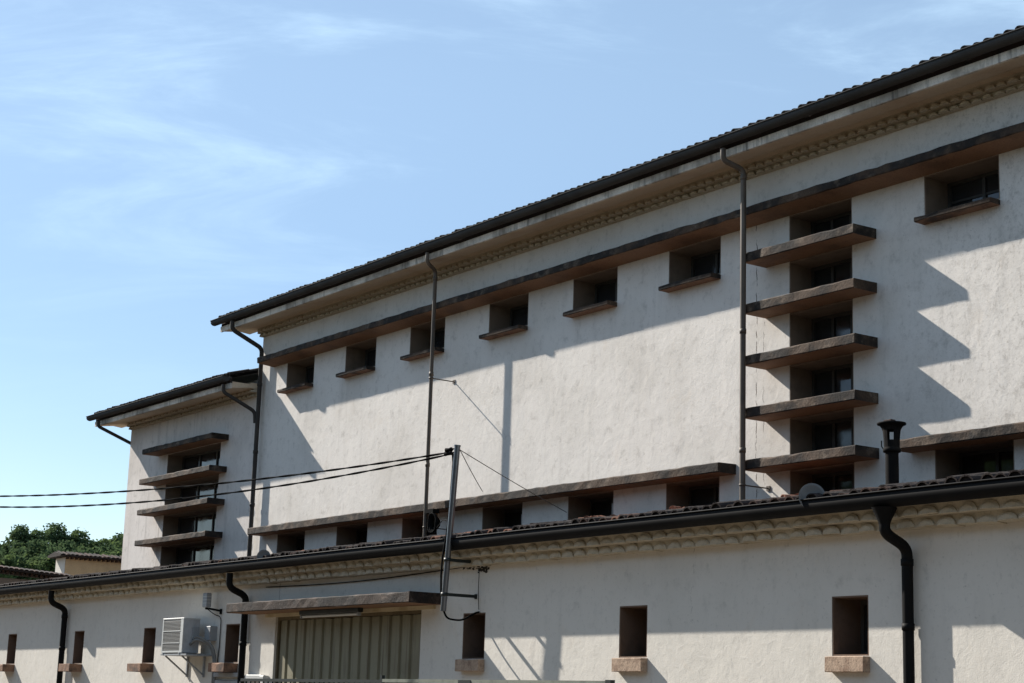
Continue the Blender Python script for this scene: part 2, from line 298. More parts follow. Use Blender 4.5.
def window(parent, x0, x1, z0, z1, y0, depth, cols=2, rows=1, rm='reveal', pale=False, fm='frame'):
    """a deep-set casement: brown lining of the opening > frame with muntins, panes"""
    w = part('window', reveal(MB(), x0, x1, z0, z1, y0, y0+depth+0.06), M[rm], parent)
    f = MB(); t = 0.045; ya, yb = y0+depth-0.03, y0+depth+0.03; a, b, c, d = x0+0.014, x1-0.014, z0+0.014, z1-0.014
    f.box(a, a+t, ya, yb, c, d); f.box(b-t, b, ya, yb, c, d); f.box(a+t, b-t, ya, yb, c, c+t); f.box(a+t, b-t, ya, yb, d-t, d)
    iw = (b-a-2*t)/cols; ih = (d-c-2*t)/rows
    for i in range(1, cols): f.box(a+t+iw*i-0.022, a+t+iw*i+0.022, ya+0.004, yb-0.004, c+t, d-t)
    for j in range(1, rows): f.box(a+t, b-t, ya+0.012, yb-0.012, c+t+ih*j-0.014, c+t+ih*j+0.014)
    part('frame', f, M[fm], w)
    for i in range(cols):
        mb = MB(); mb.box(a+t+iw*i+0.001, a+t+iw*(i+1)-0.001, y0+depth-0.004, y0+depth+0.004, c+t, d-t)
        part('pane', mb, M['glass'], w)
    if pale:
        mb = MB(); mb.box(x1-0.16, x1-0.12, y0+0.10, y0+0.15, z0+0.014, z1-0.16); mb.box(x1-0.12, x1-0.02, y0+0.11, y0+0.14, z1-0.22, z1-0.18)
        part('casement_edge', mb, M['pale_frame'], w)
    return w

def rough_slab(x0, x1, y0, y1, z0, z1, seg=0.16, c=0.012, jit=0.006, slope=0.0, front=0.0):
    """concrete slab with worn, slightly wavy arrises; material 0 underside/ends, 1 front and top"""
    mb = MB(); n = max(2, int((x1-x0)/seg)); rings = []
    for i in range(n+1):
        x = x0+(x1-x0)*i/n
        j = lambda: random.uniform(-jit, jit)
        zt = z1-slope; ch = random.uniform(0.008, 0.022) if random.random() < 0.10 and 0 < i < n else 0.0
        rings.append([(x, y1, z0), (x, y0+c+j()*1.0, z0+front+j()*0.5+(ch*0.6 if random.random() < 0.5 else 0)), (x, y0+j()*0.7, z0+c+front), (x, y0+j()*0.7, zt-c-ch), (x, y0+c+j()+ch, zt+j()*0.8), (x, y1, z1)])
    k = 6; vs = [v for r in rings for v in r]
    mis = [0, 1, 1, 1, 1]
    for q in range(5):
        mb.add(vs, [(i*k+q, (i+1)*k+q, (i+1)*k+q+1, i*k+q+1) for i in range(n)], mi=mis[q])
    mb.add(vs, [tuple(range(k-1, -1, -1))], mi=1); mb.add(vs, [tuple(n*k+i for i in range(k))], mi=1)
    mb.add(vs, [(i*k+5, (i+1)*k+5, (i+1)*k, i*k) for i in range(n)], mi=0)
    return mb

def tile_mesh(name, m, w=0.17, L=0.44, h=0.075, t=0.014, seg=7, lump=0.0):
    """one barrel tile, mouth at the origin facing -Y, running up +Y"""
    mb = MB(); rows = []
    for y, sc in ((0, 1.0), (L, 0.82)):
        for rr, hh in ((1, 1), (1-2*t/w, 1-t/h)):
            rows.append([(-math.cos(math.pi*k/seg)*w/2*sc*rr, y, math.sin(math.pi*k/seg)*h*sc*hh) for k in range(seg+1)])
    n = seg+1; vs = [v for r in rows for v in r]     # rows: front outer, front inner, back outer, back inner
    fs = []
    for k in range(seg):
        fs += [(k, k+1, 2*n+k+1, 2*n+k), (n+k+1, n+k, 3*n+k, 3*n+k+1), (n+k, n+k+1, k+1, k), (2*n+k, 2*n+k+1, 3*n+k+1, 3*n+k)]
    fs += [(0, 2*n, 3*n, n), (n-1, 2*n-1, 4*n-1, 3*n-1)]
    pl = [(x*0.98, 0.022, z*0.98) for x, _, z in rows[0]]; pl = [pl[0]]+pl[1:-1]+[pl[-1]]
    mb.add(vs, [f[::-1] for f in fs]); mb.add(pl, [tuple(range(len(pl)-1, -1, -1))]); return mb.mesh(name, m)
def dome_tile(name, m, w, L, h, seg=6):
    """solid mortared tile end of a genoise cornice, mouth at origin, facing -Y"""
    mb = MB()
    arc = [(-math.cos(math.pi*k/seg)*w/2, math.sin(math.pi*k/seg)*h) for k in range(seg+1)]
    vs = [(x, 0, z) for x, z in arc]+[(x*1.0, L, z) for x, z in arc]+[(x*0.66, -0.016, 0.004+z*0.62) for x, z in arc]
    n = seg+1
    fs = [(k, n+k, n+k+1, k+1) for k in range(seg)]+[(k, k+1, 2*n+k+1, 2*n+k) for k in range(seg)]
    fs += [(0, 2*n, 3*n-1, n-1), (0, n-1, 2*n-1, n), tuple(range(3*n-1, 2*n-1, -1))]
    mb.add(vs, fs); return mb.mesh(name, m)

def gutter(x0, x1, yc, zc, r, lip=0.008, seg=8, dp=1.0):
    """half-round gutter open to the sky, with a rolled outer lip, joint collars and brackets"""
    mb = MB(); n = max(2, int((x1-x0)/2.0)); rings = []
    prof = [(yc-math.cos(math.pi*k/seg)*r, zc-math.sin(math.pi*k/seg)**0.7*r*dp) for k in range(seg+1)]
    inner = [(yc-math.cos(math.pi*k/seg)*(r-0.006), zc-math.sin(math.pi*k/seg)**0.7*(r*dp-0.006)) for k in range(seg, -1, -1)]
    full = prof+inner; k = len(full); vs = []
    wob = [random.uniform(-0.003, 0.003) for _ in range(n+1)]
    for i in range(n+1):
        x = x0+(x1-x0)*i/n; vs += [(x, y, z+wob[i]) for y, z in full]
    mb.add(vs, [(i*k+q, i*k+(q+1) % k, (i+1)*k+(q+1) % k, (i+1)*k+q) for i in range(n) for q in range(k)], True)
    for i in (0, n):
        mb.add([vs[i*k+q] for q in range(seg+1)], [tuple(range(seg+1))])
    mb.tube([(x0+(x1-x0)*i/n, yc-r-0.004, zc+wob[i]) for i in range(n+1)], lip, 6)
    return mb
def gutter_strap(x, yc, zc, r, dp=1.0):
    mb = MB(); w = 0.012; seg = 8; R2 = r+0.006
    pr = [(yc-math.cos(math.pi*k/seg)*R2, zc-math.sin(math.pi*k/seg)**0.7*(r*dp+0.006)) for k in range(seg+1)]
    pr2 = [(yc-math.cos(math.pi*k/seg)*(R2+0.006), zc-math.sin(math.pi*k/seg)**0.7*(r*dp+0.012)) for k in range(seg+1)]
    for k in range(seg):
        a, b, c, d = pr[k], pr[k+1], pr2[k+1], pr2[k]
        mb.add([(x-w, *a), (x-w, *b), (x-w, *c), (x-w, *d), (x+w, *a), (x+w, *b), (x+w, *c), (x+w, *d)],
               [(3, 2, 6, 7), (0, 1, 2, 3), (4, 7, 6, 5)])
    return mb
def bez(pts, n=6, r=0.12):
    """round the corners of a polyline"""
    P = [Vector(p) for p in pts]; o = [P[0]]
    for i in range(1, len(P)-1):
        a, b, c = P[i-1], P[i], P[i+1]; ra = min(r, (a-b).length*0.45); rb = min(r, (c-b).length*0.45)
        s = b+(a-b).normalized()*ra; e = b+(c-b).normalized()*rb
        for k in range(n+1):
            t = k/n; o.append(s*(1-t)**2+b*2*t*(1-t)+e*t*t)
    o.append(P[-1]); return o

# ------------------------------------------------------------------ the setting: ground, hill
g = MB(); g.add([(-1500, -1500, 0), (1500, -1500, 0), (1500, 1500, 0), (-1500, 1500, 0)], [(0, 1, 2, 3)])
single('ground', g, M['asphalt'], (0, 0, 0), 'grey gravelly yard and ground around the buildings', None, kind='structure')
h = MB(); nx, ny = 40, 30; vs = []
for j in range(ny+1):
    for i in range(nx+1):
        x = -420+i*320/nx; y = -80+j*360/ny
        z = 13.5*math.exp(-(((x+215)/55)**2))*(0.85+0.15*math.sin(y*0.05))*min(1, max(0, (y+80)/50))*min(1, max(0, (280-y)/50))
        vs.append((x, y, z-0.05+(0.3*math.sin(x*0.3+y*0.21) if z > 1 else 0)))
h.add(vs, [(j*(nx+1)+i, j*(nx+1)+i+1, (j+1)*(nx+1)+i+1, (j+1)*(nx+1)+i) for j in range(ny) for i in range(nx)], True)
single('hill', h, M['hill'], (0, 0, 0), 'low scrubby hill beyond the buildings carrying the woods', None, kind='structure')

# ------------------------------------------------------------------ tall white building (front wall plane y = 3)
UY = 3.0; UX0, UX1 = -29.52, -6.6
tall = thing('tall_building', (-18, UY, 0), 'tall white plastered building with brown ledges, deep small windows and a long eave', 'building')
wins = [(-28.475, -27.43), (-26.305, -25.26), (-24.17, -23.11), (-21.86, -20.815), (-19.705, -18.67), (-17.56, -16.51), (-13.035, -11.955), (-10.75, -9.70), (-8.6, -7.55)]
FX0, FX1 = -15.24, -14.17
low_wins = [(a, b) if i != 6 else (-12.955, -11.865) for i, (a, b) in enumerate(wins)]
LED1, LED1B = 8.045, 7.90; LED2, LED2B = 4.83, 4.70
holes = [(a, b, 7.385, LED1B) for a, b in wins]+[(a, b, 3.95, LED2B) for a, b in low_wins]+[(FX0, FX1, 3.95, LED1B)]
wm = wall_grid(MB(), UX0, UX1, 0, 8.95, UY, UY+0.62, holes)
wm.box(UX0, UX0+0.4, UY+0.623, UY+9, 0, 8.95); wm.box(UX1-0.4, UX1, UY+0.623, UY+9, 0, 8.95); wm.box(UX0, UX1, UY+9.003, UY+9.4, 0, 8.95)
part('wall', wm, M['upper_plaster'], tall)
for i, (a, b) in enumerate(wins):
    window(tall, a, b, 7.385, LED1B, UY, 0.42, 2, 1 if i < 6 else 2)
    part('sill', rough_slab(a-0.003, b, UY-0.18, UY-0.001, 7.313, 7.375, jit=0.004, c=0.010), [M['sill_dark'], M['weathered']], tall)
    a, b = low_wins[i]
    window(tall, a, b, 3.95, LED2B, UY, 0.42, 2, 1, pale=(i in (3, 4)))
# the stair window: one tall opening crossed by slabs
fz = [(7.425, 7.30), (6.762, 6.638), (6.10, 5.975), (5.435, 5.31), (4.787, 4.662)]
lo = [7.43, 6.767, 6.105, 5.44, 4.792, 3.95]; hi = [LED1B, 7.295, 6.633, 5.97, 5.305, 4.657]
for a, b in zip(lo, hi): window(tall, FX0, FX1, a, b, UY, 0.40, 3, 2 if b > 7.5 else 1, fm='frame')
for zt, zb in fz:
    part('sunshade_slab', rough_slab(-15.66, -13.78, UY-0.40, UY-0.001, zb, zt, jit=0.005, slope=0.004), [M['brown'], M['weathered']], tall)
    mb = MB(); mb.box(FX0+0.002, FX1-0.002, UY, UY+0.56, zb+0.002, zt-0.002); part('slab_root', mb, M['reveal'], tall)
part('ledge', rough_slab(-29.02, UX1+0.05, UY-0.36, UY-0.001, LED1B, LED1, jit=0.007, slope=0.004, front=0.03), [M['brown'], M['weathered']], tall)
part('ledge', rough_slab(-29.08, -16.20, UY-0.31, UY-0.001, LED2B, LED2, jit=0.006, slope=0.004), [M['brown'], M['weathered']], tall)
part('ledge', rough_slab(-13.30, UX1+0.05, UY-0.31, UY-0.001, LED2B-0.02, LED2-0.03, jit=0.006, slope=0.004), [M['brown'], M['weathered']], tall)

EQ = 0.58
def eave(parent, x0, x1, zc, zf, off_g, gx0, tiles, pitch, ridge_y, spacing, tmats, straps=2.6, xr=None):
    """wide plastered eave: genoise rows, soffit, fascia, gutter, tiled roof.  zc = top of plain wall, zf = fascia bottom"""
    sof = MB(); y = UY
    sof.prism_x(x0, x1, [(y-EQ, zf), (y-0.20, zf+0.05), (y-0.20, zf+0.12), (y-EQ, zf+0.12)])
    sof.prism_x(x0, x1, [(y-0.199, zf+0.05), (y-0.002, zf+0.03), (y-0.002, zf+0.15), (y-0.199, zf+0.15)])
    part('soffit', sof, M['soffit'], parent)
    cb = MB(); cb.box(x0+0.60, x1, y-0.050, y-0.001, zc+0.0, zc+0.065); cb.box(x0+0.55, x1, y-0.110, y-0.001, zc+0.0655, zf+0.045)
    part('cornice_bed', cb, M['cornice_up'], parent)
    dm = dome_tile('cornice_tile', M['cornice_up'], 0.135, 0.12, 0.052)
    nt_ = 0
    for row, (yy, z) in enumerate(((y-0.085, zc+0.002), (y-0.155, zc+0.068))):
        k = 0; x = x0+0.66+0.08*row
        while x < x1-0.05:
            o = link('cornice_tile', dm, parent, (x+random.uniform(-.012, .012), yy+random.uniform(-.01, .01), z+random.uniform(-.004, .004)))
            o.rotation_euler.z = random.uniform(-.05, .05); o.scale = (random.uniform(.9, 1.05), 1, random.uniform(.85, 1.1)); x += 0.16
    fa = MB(); fa.prism_x(x0-0.02, x1, [(y-EQ-0.04, zf-0.012), (y-EQ-0.002, zf-0.012), (y-EQ-0.002, zf+0.088), (y-EQ-0.04, zf+0.088)])
    part('fascia', fa, M['fascia'], parent)
    fa = MB(); fa.box(x0-0.01, x1, y-EQ-0.028, y-EQ-0.003, zf+0.0885, zf+0.205); part('mould_shade_board', fa, M['tile_dark'], parent)  # black strip: mould plus the shadow gap behind the gutter, put in as colour
    gz = zf+0.200; gr = 0.080; gy = y-EQ-0.04-gr-0.012
    part('gutter', gutter(gx0, x1, gy, gz, gr, dp=1.12), M['gutter'], parent)
    # roof deck and tiles
    tp = math.tan(pitch); y0 = y-EQ-0.06; z0 = zf+0.205
    rf = MB(); Lr = ridge_y-y0; rx0 = gx0+0.1 if xr is None else xr
    rf.prism_x(rx0, x1, [(y0+0.03, z0-0.015), (ridge_y, z0+0.015+tp*Lr), (2*ridge_y-y0, z0), (ridge_y, z0+tp*Lr-0.15), ])
    roof = part('roof', rf, M['tile_grey'], parent)
    front = [tile_mesh('roof_tile', M[k], spacing*0.80, 0.44, 0.056) for k in tmats]
    far = MB(); src = tile_mesh('tile_run', M[tmats[0]], spacing*0.80, Lr-0.3, 0.052)
    x = rx0+0.08
    while x < x1:
        o = link('roof_tile', random.choice(front), roof, (x+random.uniform(-.006, .006), y0-0.03+random.uniform(-.02, .02), z0+0.036+random.uniform(-.004, .004)))
        o.rotation_euler = (pitch, 0, random.uniform(-.04, .04))
        vs = []
        for v in src.vertices:
            yy = 0.34+v.co.y; vs.append((x+v.co.x, y0+yy*math.cos(pitch), z0+0.028+yy*math.sin(pitch)+v.co.z*0.95))
        far.add(vs, [tuple(p.vertices) for p in src.polygons], True)
        x += spacing
    tag(part('roof_tile_runs', far, M[tmats[0]], roof), kind='stuff')
    return roof
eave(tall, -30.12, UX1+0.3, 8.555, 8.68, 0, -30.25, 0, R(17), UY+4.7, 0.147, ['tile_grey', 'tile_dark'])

def strap_bracket(parent, p, x, yw, z, r):
    mb = MB(); mb.tube([(x, p, z), (x, yw-0.005, z)], 0.009, 6); mb.lathe((x, p, z-0.012), [(r+0.002, 0), (r+0.007, 0), (r+0.007, 0.024), (r+0.002, 0.024)], 12)
    mb.box(x-0.03, x+0.03, yw-0.012, yw-0.001, z-0.03, z+0.03)
    part('pipe_bracket', mb, M['pipe'], parent)
GY = UY-EQ-0.13; GZ = 8.84
def downpipe(parent, x, xo, zo, y, z1, r, m, sleeves=(), zin=8.45):
    pts = bez([(xo, GY, zo-0.05), (xo, GY, zo-0.20), (x, y, zin), (x, y, z1)], 5, 0.07)
    mb = MB(); mb.tube(pts, r, 12)
    for z in sleeves: mb.lathe((x, y, z), [(r, -0.03), (r+0.006, -0.03), (r+0.006, 0.03), (r, 0.03)], 12)
    return part('downpipe', mb, m, parent)
Y2 = UY-0.44
downpipe(tall, -22.78, -22.62, 8.80, Y2, 4.05, 0.031, M['pipe'], (8.40, 6.85, 5.4), 8.53)
downpipe(tall, -15.61, -15.70, 8.80, Y2, 4.12, 0.037, M['pipe'], (8.40, 6.4, 4.9), 8.50)
for z in (6.78, 4.42): strap_bracket(tall, Y2, -22.78, UY, z, 0.031)
for z in (4.47,): strap_bracket(tall, Y2, -15.61, UY, z, 0.037)
# corner pipe at the junction with the lower wing
mb = MB(); mb.tube(bez([(-29.45, GY, 8.76), (-29.45, GY, 8.60), (-29.36, UY-0.10, 8.30), (-29.36, UY-0.10, 4.0)], 5, 0.09), 0.042, 12)
for z in (7.6, 6.3, 5.3): mb.lathe((-29.36, UY-0.10, z), [(0.042, -.03), (0.050, -.03), (0.050, .03), (0.042, .03)], 12)
part('downpipe', mb, M['pipe_dark'], tall)

# ------------------------------------------------------------------ lower wing on the left
wing = thing('stair_wing', (-32.5, UY, 0), 'lower white plastered wing with four brown sunshade slabs across one tall window', 'building')
WX0, WX1 = -35.56, -29.53
LFX0, LFX1 = -33.55, -31.07
wm = wall_grid(MB(), WX0, WX1, 0, 7.75, UY, UY+0.62, [(LFX0, LFX1, 3.95, 6.68)])
wm.box(WX0, WX0+0.4, UY+0.623, UY+8, 0, 7.75); wm.box(WX0+0.4, WX1, UY+7.6, UY+8, 0, 7.75)
part('wall', wm, M['wing_plaster'], wing)
wz = [(6.80, 6.685), (6.165, 6.05), (5.525, 5.41), (4.885, 4.77)]
lo = [6.17, 5.53, 4.89, 3.95]; hi = [6.68, 6.045, 5.405, 4.765]
for a, b in zip(lo, hi): window(wing, LFX0, LFX1, a, b, UY, 0.36, 3, 1, fm='frame')
for i, (zt, zb) in enumerate(wz):
    part('sunshade_slab', rough_slab(-34.05+0.04*(i == 0), -30.74, UY-0.38, UY-0.001, zb, zt, jit=0.006, slope=0.004), [M['brown'], M['weathered']], wing)
    if i:
        mb = MB(); mb.box(LFX0+0.002, LFX1-0.002, UY, UY+0.48, zb+0.002, zt-0.002); part('slab_root', mb, M['reveal'], wing)
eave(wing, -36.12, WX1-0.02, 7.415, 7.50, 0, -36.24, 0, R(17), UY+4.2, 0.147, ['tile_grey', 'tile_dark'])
WGZ = 7.56
mb = MB(); mb.tube(bez([(-35.72, GY, WGZ), (-35.72, GY, WGZ-0.12), (-35.60, UY+0.12, 7.10), (-35.60, UY+0.12, 6.95)], 5, 0.06), 0.036, 10)
part('downpipe', mb, M['pipe_dark'], wing)
mb = MB(); mb.tube(bez([(-29.66, GY, WGZ), (-29.66, GY, WGZ-0.14), (-29.42, UY-0.14, 7.08), (-29.40, UY-0.13, 6.86)], 5, 0.08), 0.036, 10)
part('downpipe', mb, M['pipe_dark'], wing)

# ------------------------------------------------------------------ long low building (front wall plane y = 0)
LX0, LX1 = -48.0, -4.0
low = thing('low_building', (-20, 0, 0), 'long low cream building in front with black gutter, small slit windows and a shuttered opening', 'building')
lw = [(-11.64, -11.18), (-14.795, -14.325), (-17.82, -17.345), (-24.26, -23.80), (-27.28, -26.81), (-30.30, -29.85), (-33.70, -33.23), (-8.5, -8.04), (-36.8, -36.34)]
holes = [(a, b, 2.275 if a > -23 else 2.245, 2.825) for a, b in lw]+[(-22.68, -18.775, 0.35, 2.905)]
part('wall', wall_grid(MB(), LX0, LX1, 0, 3.564, 0, 0.5, holes), M['low_plaster'], low)
for a, b in lw:
    w = part('window', reveal(MB(), a, b, 2.275 if a > -23 else 2.245, 2.825, 0, 0.46), M['low_reveal'], low)
    s = MB(); t = 0.04
    s.box(a+.014, a+.014+t, 0.37, 0.42, 2.29, 2.81); s.box(b-.014-t, b-.014, 0.37, 0.42, 2.29, 2.81); s.box(a+.014+t, b-.014-t, 0.37, 0.42, 2.29, 2.33); s.box(a+.014+t, b-.014-t, 0.37, 0.42, 2.77, 2.81)
    part('frame', s, M['frame'], w)
    s = MB(); s.box(a+.054, b-.054, 0.392, 0.40, 2.33, 2.77); part('pane', s, M['glass'], w)
    big = a < -23
    p = 0.235 if big else 0.095
    part('sill', rough_slab(a-0.004-0.04*big, b+0.012, -p, -0.001, 2.125 if not big else 2.105, 2.268-0.03*big, jit=0.0035, c=0.006, seg=0.1), [M['sill_dark' if big else 'sill']]*2, low)
    if not big:
        s = MB(); s.box(a+0.0, b, 0.002, 0.37, 2.262, 2.278)
# genoise of the low building
cb = MB(); cb.box(LX0, LX1, -0.127, -0.001, 3.385, 3.475); cb.box(LX0, LX1, -0.229, -0.001, 3.4755, 3.565); cb.box(LX0, LX1, -0.27, 0.35, 3.5655, 3.599)
part('cornice_bed', cb, M['cornice_low'], low)
dm = dome_tile('cornice_tile', M['cornice_low'], 0.216, 0.14, 0.080, 10)
rows = []
for row, (yy, z) in enumerate(((-0.138, 3.386), (-0.240, 3.477))):
    x = -35.0+0.12*row; q = 0
    while x < -8.6:
        rows.append((x, yy, z)); x += 0.226
rows.sort(key=lambda r: -r[0]); xm = -33.6
for i, (x, yy, z) in enumerate(rows):
    if i < 290:
        o = link('cornice_tile', dm, low, (x+random.uniform(-.014, .014), yy+random.uniform(-.012, .012), z+random.uniform(-.006, .006)))
        o.rotation_euler = (random.uniform(-.06, .06), random.uniform(-.05, .05), random.uniform(-.06, .06)); o.scale = (random.uniform(.88, 1.05), 1, random.uniform(.85, 1.08))
# gutter
LGY, LGZ, LGR = -0.362, 3.688, 0.086
mb = MB(); mb.prism_x(LX0, LX1, [(-0.272, 3.60), (-0.272, 3.63), (0.5, 3.72), (0.5, 3.60)]); part('eave_board', mb, M['tile_dark'], low)
part('gutter', gutter(LX0, LX1, LGY, LGZ, LGR, 0.008, dp=1.60), M['low_gutter'], low)
# roof
TP = 0.170; ang = math.atan(TP); ry0 = -0.345; rz0 = 3.660
rf = MB(); rf.prism_x(LX0, LX1, [(ry0+0.03, rz0-0.06), (ry0+0.03, rz0-0.02), (UY-0.003, rz0-0.02+TP*(UY-ry0)), (UY-0.003, rz0-0.25)])
roof = part('roof', rf, M['tile_dark'], low)
lt = {k: tile_mesh('roof_tile', M[k], 0.155, 0.45, 0.062) for k in ('tile_dark', 'tile_brown', 'tile_orange')}
pos = []
for row in range(9):
    x = -44.0 + (0.0)
    while x < -5.0:
        d = row*0.385; pos.append((row, x, ry0-0.035+d*math.cos(ang), rz0+0.012+0.016+d*math.sin(ang))); x += 0.165
pos.sort(key=lambda p: (p[0] > 1, p[0] if p[0] > 1 else 0, -p[1]))
singles = [p for p in pos if p[0] <= 1 and -34.2 < p[1] < -8.0][:296]
sset = set(singles); rest = [p for p in pos if p not in sset]
rb = MB()
oranges = [(-18.2, .35), (-16.85, .5), (-14.75, .3), (-14.6, .3), (-23.8, .25), (-17.3, .12)]
def tmat(x, row):
    for ox, w_ in oranges:
        if abs(x-ox) < w_ and random.random() < (0.2 if row < 2 else 0.5): return 'tile_orange'
    return 'tile_brown' if random.random() < 0.10 else 'tile_dark'
for row, x, y, z in singles:
    k = tmat(x, row)
    o = link('roof_tile', lt[k], roof, (x+random.uniform(-.02, .02), y+random.uniform(-.035, .035), z+random.uniform(-.012, .016)))
    o.rotation_euler = (ang+random.uniform(-.05, .03), random.uniform(-.1, .1), random.uniform(-.08, .08)); o.scale = (random.uniform(.9, 1.06), 1, random.uniform(.85, 1.15))
mats_l = ['tile_dark', 'tile_brown', 'tile_orange']; tsrc = lt['tile_dark']
tv = [v.co.copy() for v in tsrc.vertices]; tf = [tuple(p.vertices) for p in tsrc.polygons]
for row, x, y, z in rest:
    k = mats_l.index(tmat(x, row)); mt = Matrix.Translation((x+random.uniform(-.02, .02), y+random.uniform(-.03, .03), z+random.uniform(-.01, .018))) @ Matrix.Rotation(random.uniform(-.07, .07), 4, 'Z') @ Matrix.Rotation(ang+random.uniform(-.04, .02), 4, 'X')
    rb.add([mt @ v for v in tv], tf, True, k)
tag(part('roof_tile_rows', rb, [M[k] for k in mats_l], roof), kind='stuff')
# a few broken orange tiles heaped on the roof against the upper wall
for (bx, by, n) in ((-18.2, 2.55, 5), (-18.5, 2.6, 4), (-16.85, 2.5, 6), (-14.62, 2.6, 4)):
    for i in range(n):
        zt = rz0+TP*(by-ry0)+0.07+random.uniform(0, .03)
        o = link('broken_tile', lt['tile_orange'], roof, (bx+random.uniform(-.3, .3), by+random.uniform(-.15, .1), zt))
        o.rotation_euler = (random.uniform(-.1, .25), random.uniform(-.3, .3), random.uniform(-.6, .6)); o.scale = (.7, random.uniform(.25, .5), .6)
# low downpipes: hopper under the gutter, swan neck back to the wall, pipe down
def low_pipe(x, r=0.056, dx=0.0, funnel=True):
    mb = MB(); y = -0.075
    if funnel: mb.lathe((x, LGY, 3.40), [(r*0.98, 0), (r*1.1, 0.03), (0.098, 0.12), (0.115, 0.155)], 16)
    mb.tube(bez([(x, LGY, 3.44 if funnel else 3.54), (x, LGY, 3.33), (x+dx, y, 3.22), (x+dx, y, 3.05), (x+dx, y, 0.02)], 6, 0.10), r, 14)
    for z in (3.09, 2.52, 1.4): mb.lathe((x+dx, y, z), [(r, -.03), (r+.007, -.03), (r+.007, .03), (r, .03)], 14)
    part('downpipe', mb, M['low_gutter'], low)
low_pipe(-10.64, 0.051); low_pipe(-23.52, 0.050, 0, False); low_pipe(-30.66, 0.052, 0, False)
# the canopy, lintel and ribbed shutter
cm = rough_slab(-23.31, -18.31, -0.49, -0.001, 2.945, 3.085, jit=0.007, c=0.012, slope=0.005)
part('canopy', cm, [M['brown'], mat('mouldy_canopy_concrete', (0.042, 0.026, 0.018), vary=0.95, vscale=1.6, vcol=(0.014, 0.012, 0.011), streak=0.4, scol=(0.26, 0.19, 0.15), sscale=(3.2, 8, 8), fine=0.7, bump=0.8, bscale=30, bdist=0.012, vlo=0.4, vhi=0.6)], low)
mb = MB(); mb.box(-22.95, -18.45, -0.035, 0.10, 2.895, 2.943); part('lintel', mb, mat('cream_lintel', (0.55, 0.46, 0.30), vary=0.5, vscale=3, vcol=(0.3, 0.22, 0.12)), low)
sh = MB(); sh.box(-22.68, -22.635, 0.04, 0.10, 0.35, 2.895); sh.box(-18.82, -18.775, 0.04, 0.10, 0.35, 2.895); sh.box(-22.635, -18.82, 0.04, 0.10, 2.85, 2.895)
shutter = part('shutter', sh, M['rust'], low)
n = 15; wv = (3.86-0.05)/n
for i in range(n):
    a = -22.635+i*wv; y = 0.085
    pr = [(a+0.004, y), (a+0.03, y-0.002), (a+0.042, y-0.032), (a+wv-0.042, y-0.032), (a+wv-0.03, y-0.002), (a+wv-0.004, y), (a+wv-0.004, y+0.006), (a+0.004, y+0.006)]
    mb = MB(); k = len(pr); vs = [(x, yy, 0.36) for x, yy in pr]+[(x, yy, 2.848-random.uniform(0, .012)) for x, yy in pr]
    mb.add(vs, [(q, (q+1) % k, k+(q+1) % k, k+q) for q in range(k)]+[tuple(range(k-1, -1, -1)), tuple(range(k, 2*k))])
    part('panel', mb, M['shutter'], shutter)
mb = MB(); mb.box(-22.7, -18.7, 0.092, 0.3, 0.34, 2.95); part('backing', mb, M['rust'], shutter)

# ------------------------------------------------------------------ things fixed to the buildings
tl = thing('tube_light', (-20.75, -0.2, 2.87), 'long fluorescent tube light fixed under the brown canopy above the shutter', 'light fitting')
mb = MB(); mb.bbox(-21.55, -19.95, -0.24, -0.16, 2.885, 2.943, 0.008); part('housing', mb, M['rail_dark'], tl)
mb = MB(); mb.tube([(-21.5, -0.2, 2.863), (-20.02, -0.2, 2.863)], 0.020, 10); part('tube', mb, M['white'], tl)
for x in (-21.53, -19.99):
    mb = MB(); mb.bbox(x-0.02, x+0.02, -0.225, -0.175, 2.84, 2.885, 0.006); part('end_cap', mb, M['pvc'], tl)

# service mast with its brackets and loops of cable
top = Vector((-17.40, -0.46, 4.80)); bot = Vector((-17.575, -0.46, 2.82)); ax = (top-bot)
mast = thing('service_mast', (bot.x, bot.y, bot.z), 'slightly leaning grey steel mast bracketed to the low wall beside the canopy', 'mast')
mb = MB(); mb.tube([bot, top], 0.036, 12); part('pole', mb, M['galv'], mast)
mb = MB(); mb.tube([top-ax*0.004, top+ax*0.006], 0.041, 12); part('cap', mb, M['galv'], mast)
for z in (3.02, 3.43):
    c = bot+ax*((z-bot.z)/ax.z)
    mb = MB(); mb.box(c.x-0.016, c.x+0.016, c.y+0.03, -0.001, z-0.018, z+0.018)
    mb.box(c.x-0.022, c.x+0.022, -0.012, -0.001, z-0.03, z+0.03)
    mb.lathe((c.x, c.y, z-0.02), [(0.036, 0), (0.046, 0), (0.046, 0.04), (0.036, 0.04)], 14)
    part('bracket', mb, M['rail_dark'], mast)
def along(t, dx=0, dy=0): p = bot+ax*t; return (p.x+dx, p.y+dy, p.z)
mb = MB(); mb.tube([along(0.96, -.05, -.03), along(0.9, -.06), along(0.75, -.058), along(0.6, -.06, .01), along(.45, -.075), along(.33, -.10, -.01), along(0.22, -.115), along(.12, -.085), along(.06, -.04), along(.02, -.01)], 0.013, 8)
part('cable', mb, M['black'], mast)
mb = MB(); mb.tube([along(0.95, -.05, .03), along(0.8, -.075, .02), along(.6, -.045, .03), along(.4, -.07, .02), along(.2, -.06, .03)], 0.010, 8)
part('cable', mb, M['black'], mast)
mb = MB(); mb.tube(bez([(bot.x, bot.y, bot.z+0.02), (bot.x+0.04, bot.y+0.03, bot.z-0.09), (bot.x+0.02, -0.20, bot.z-0.10), (bot.x+0.05, -0.03, bot.z+0.0), (bot.x+0.12, -0.02, bot.z+0.01)], 6, .08), 0.012, 8)
part('cable', mb, M['black'], mast)
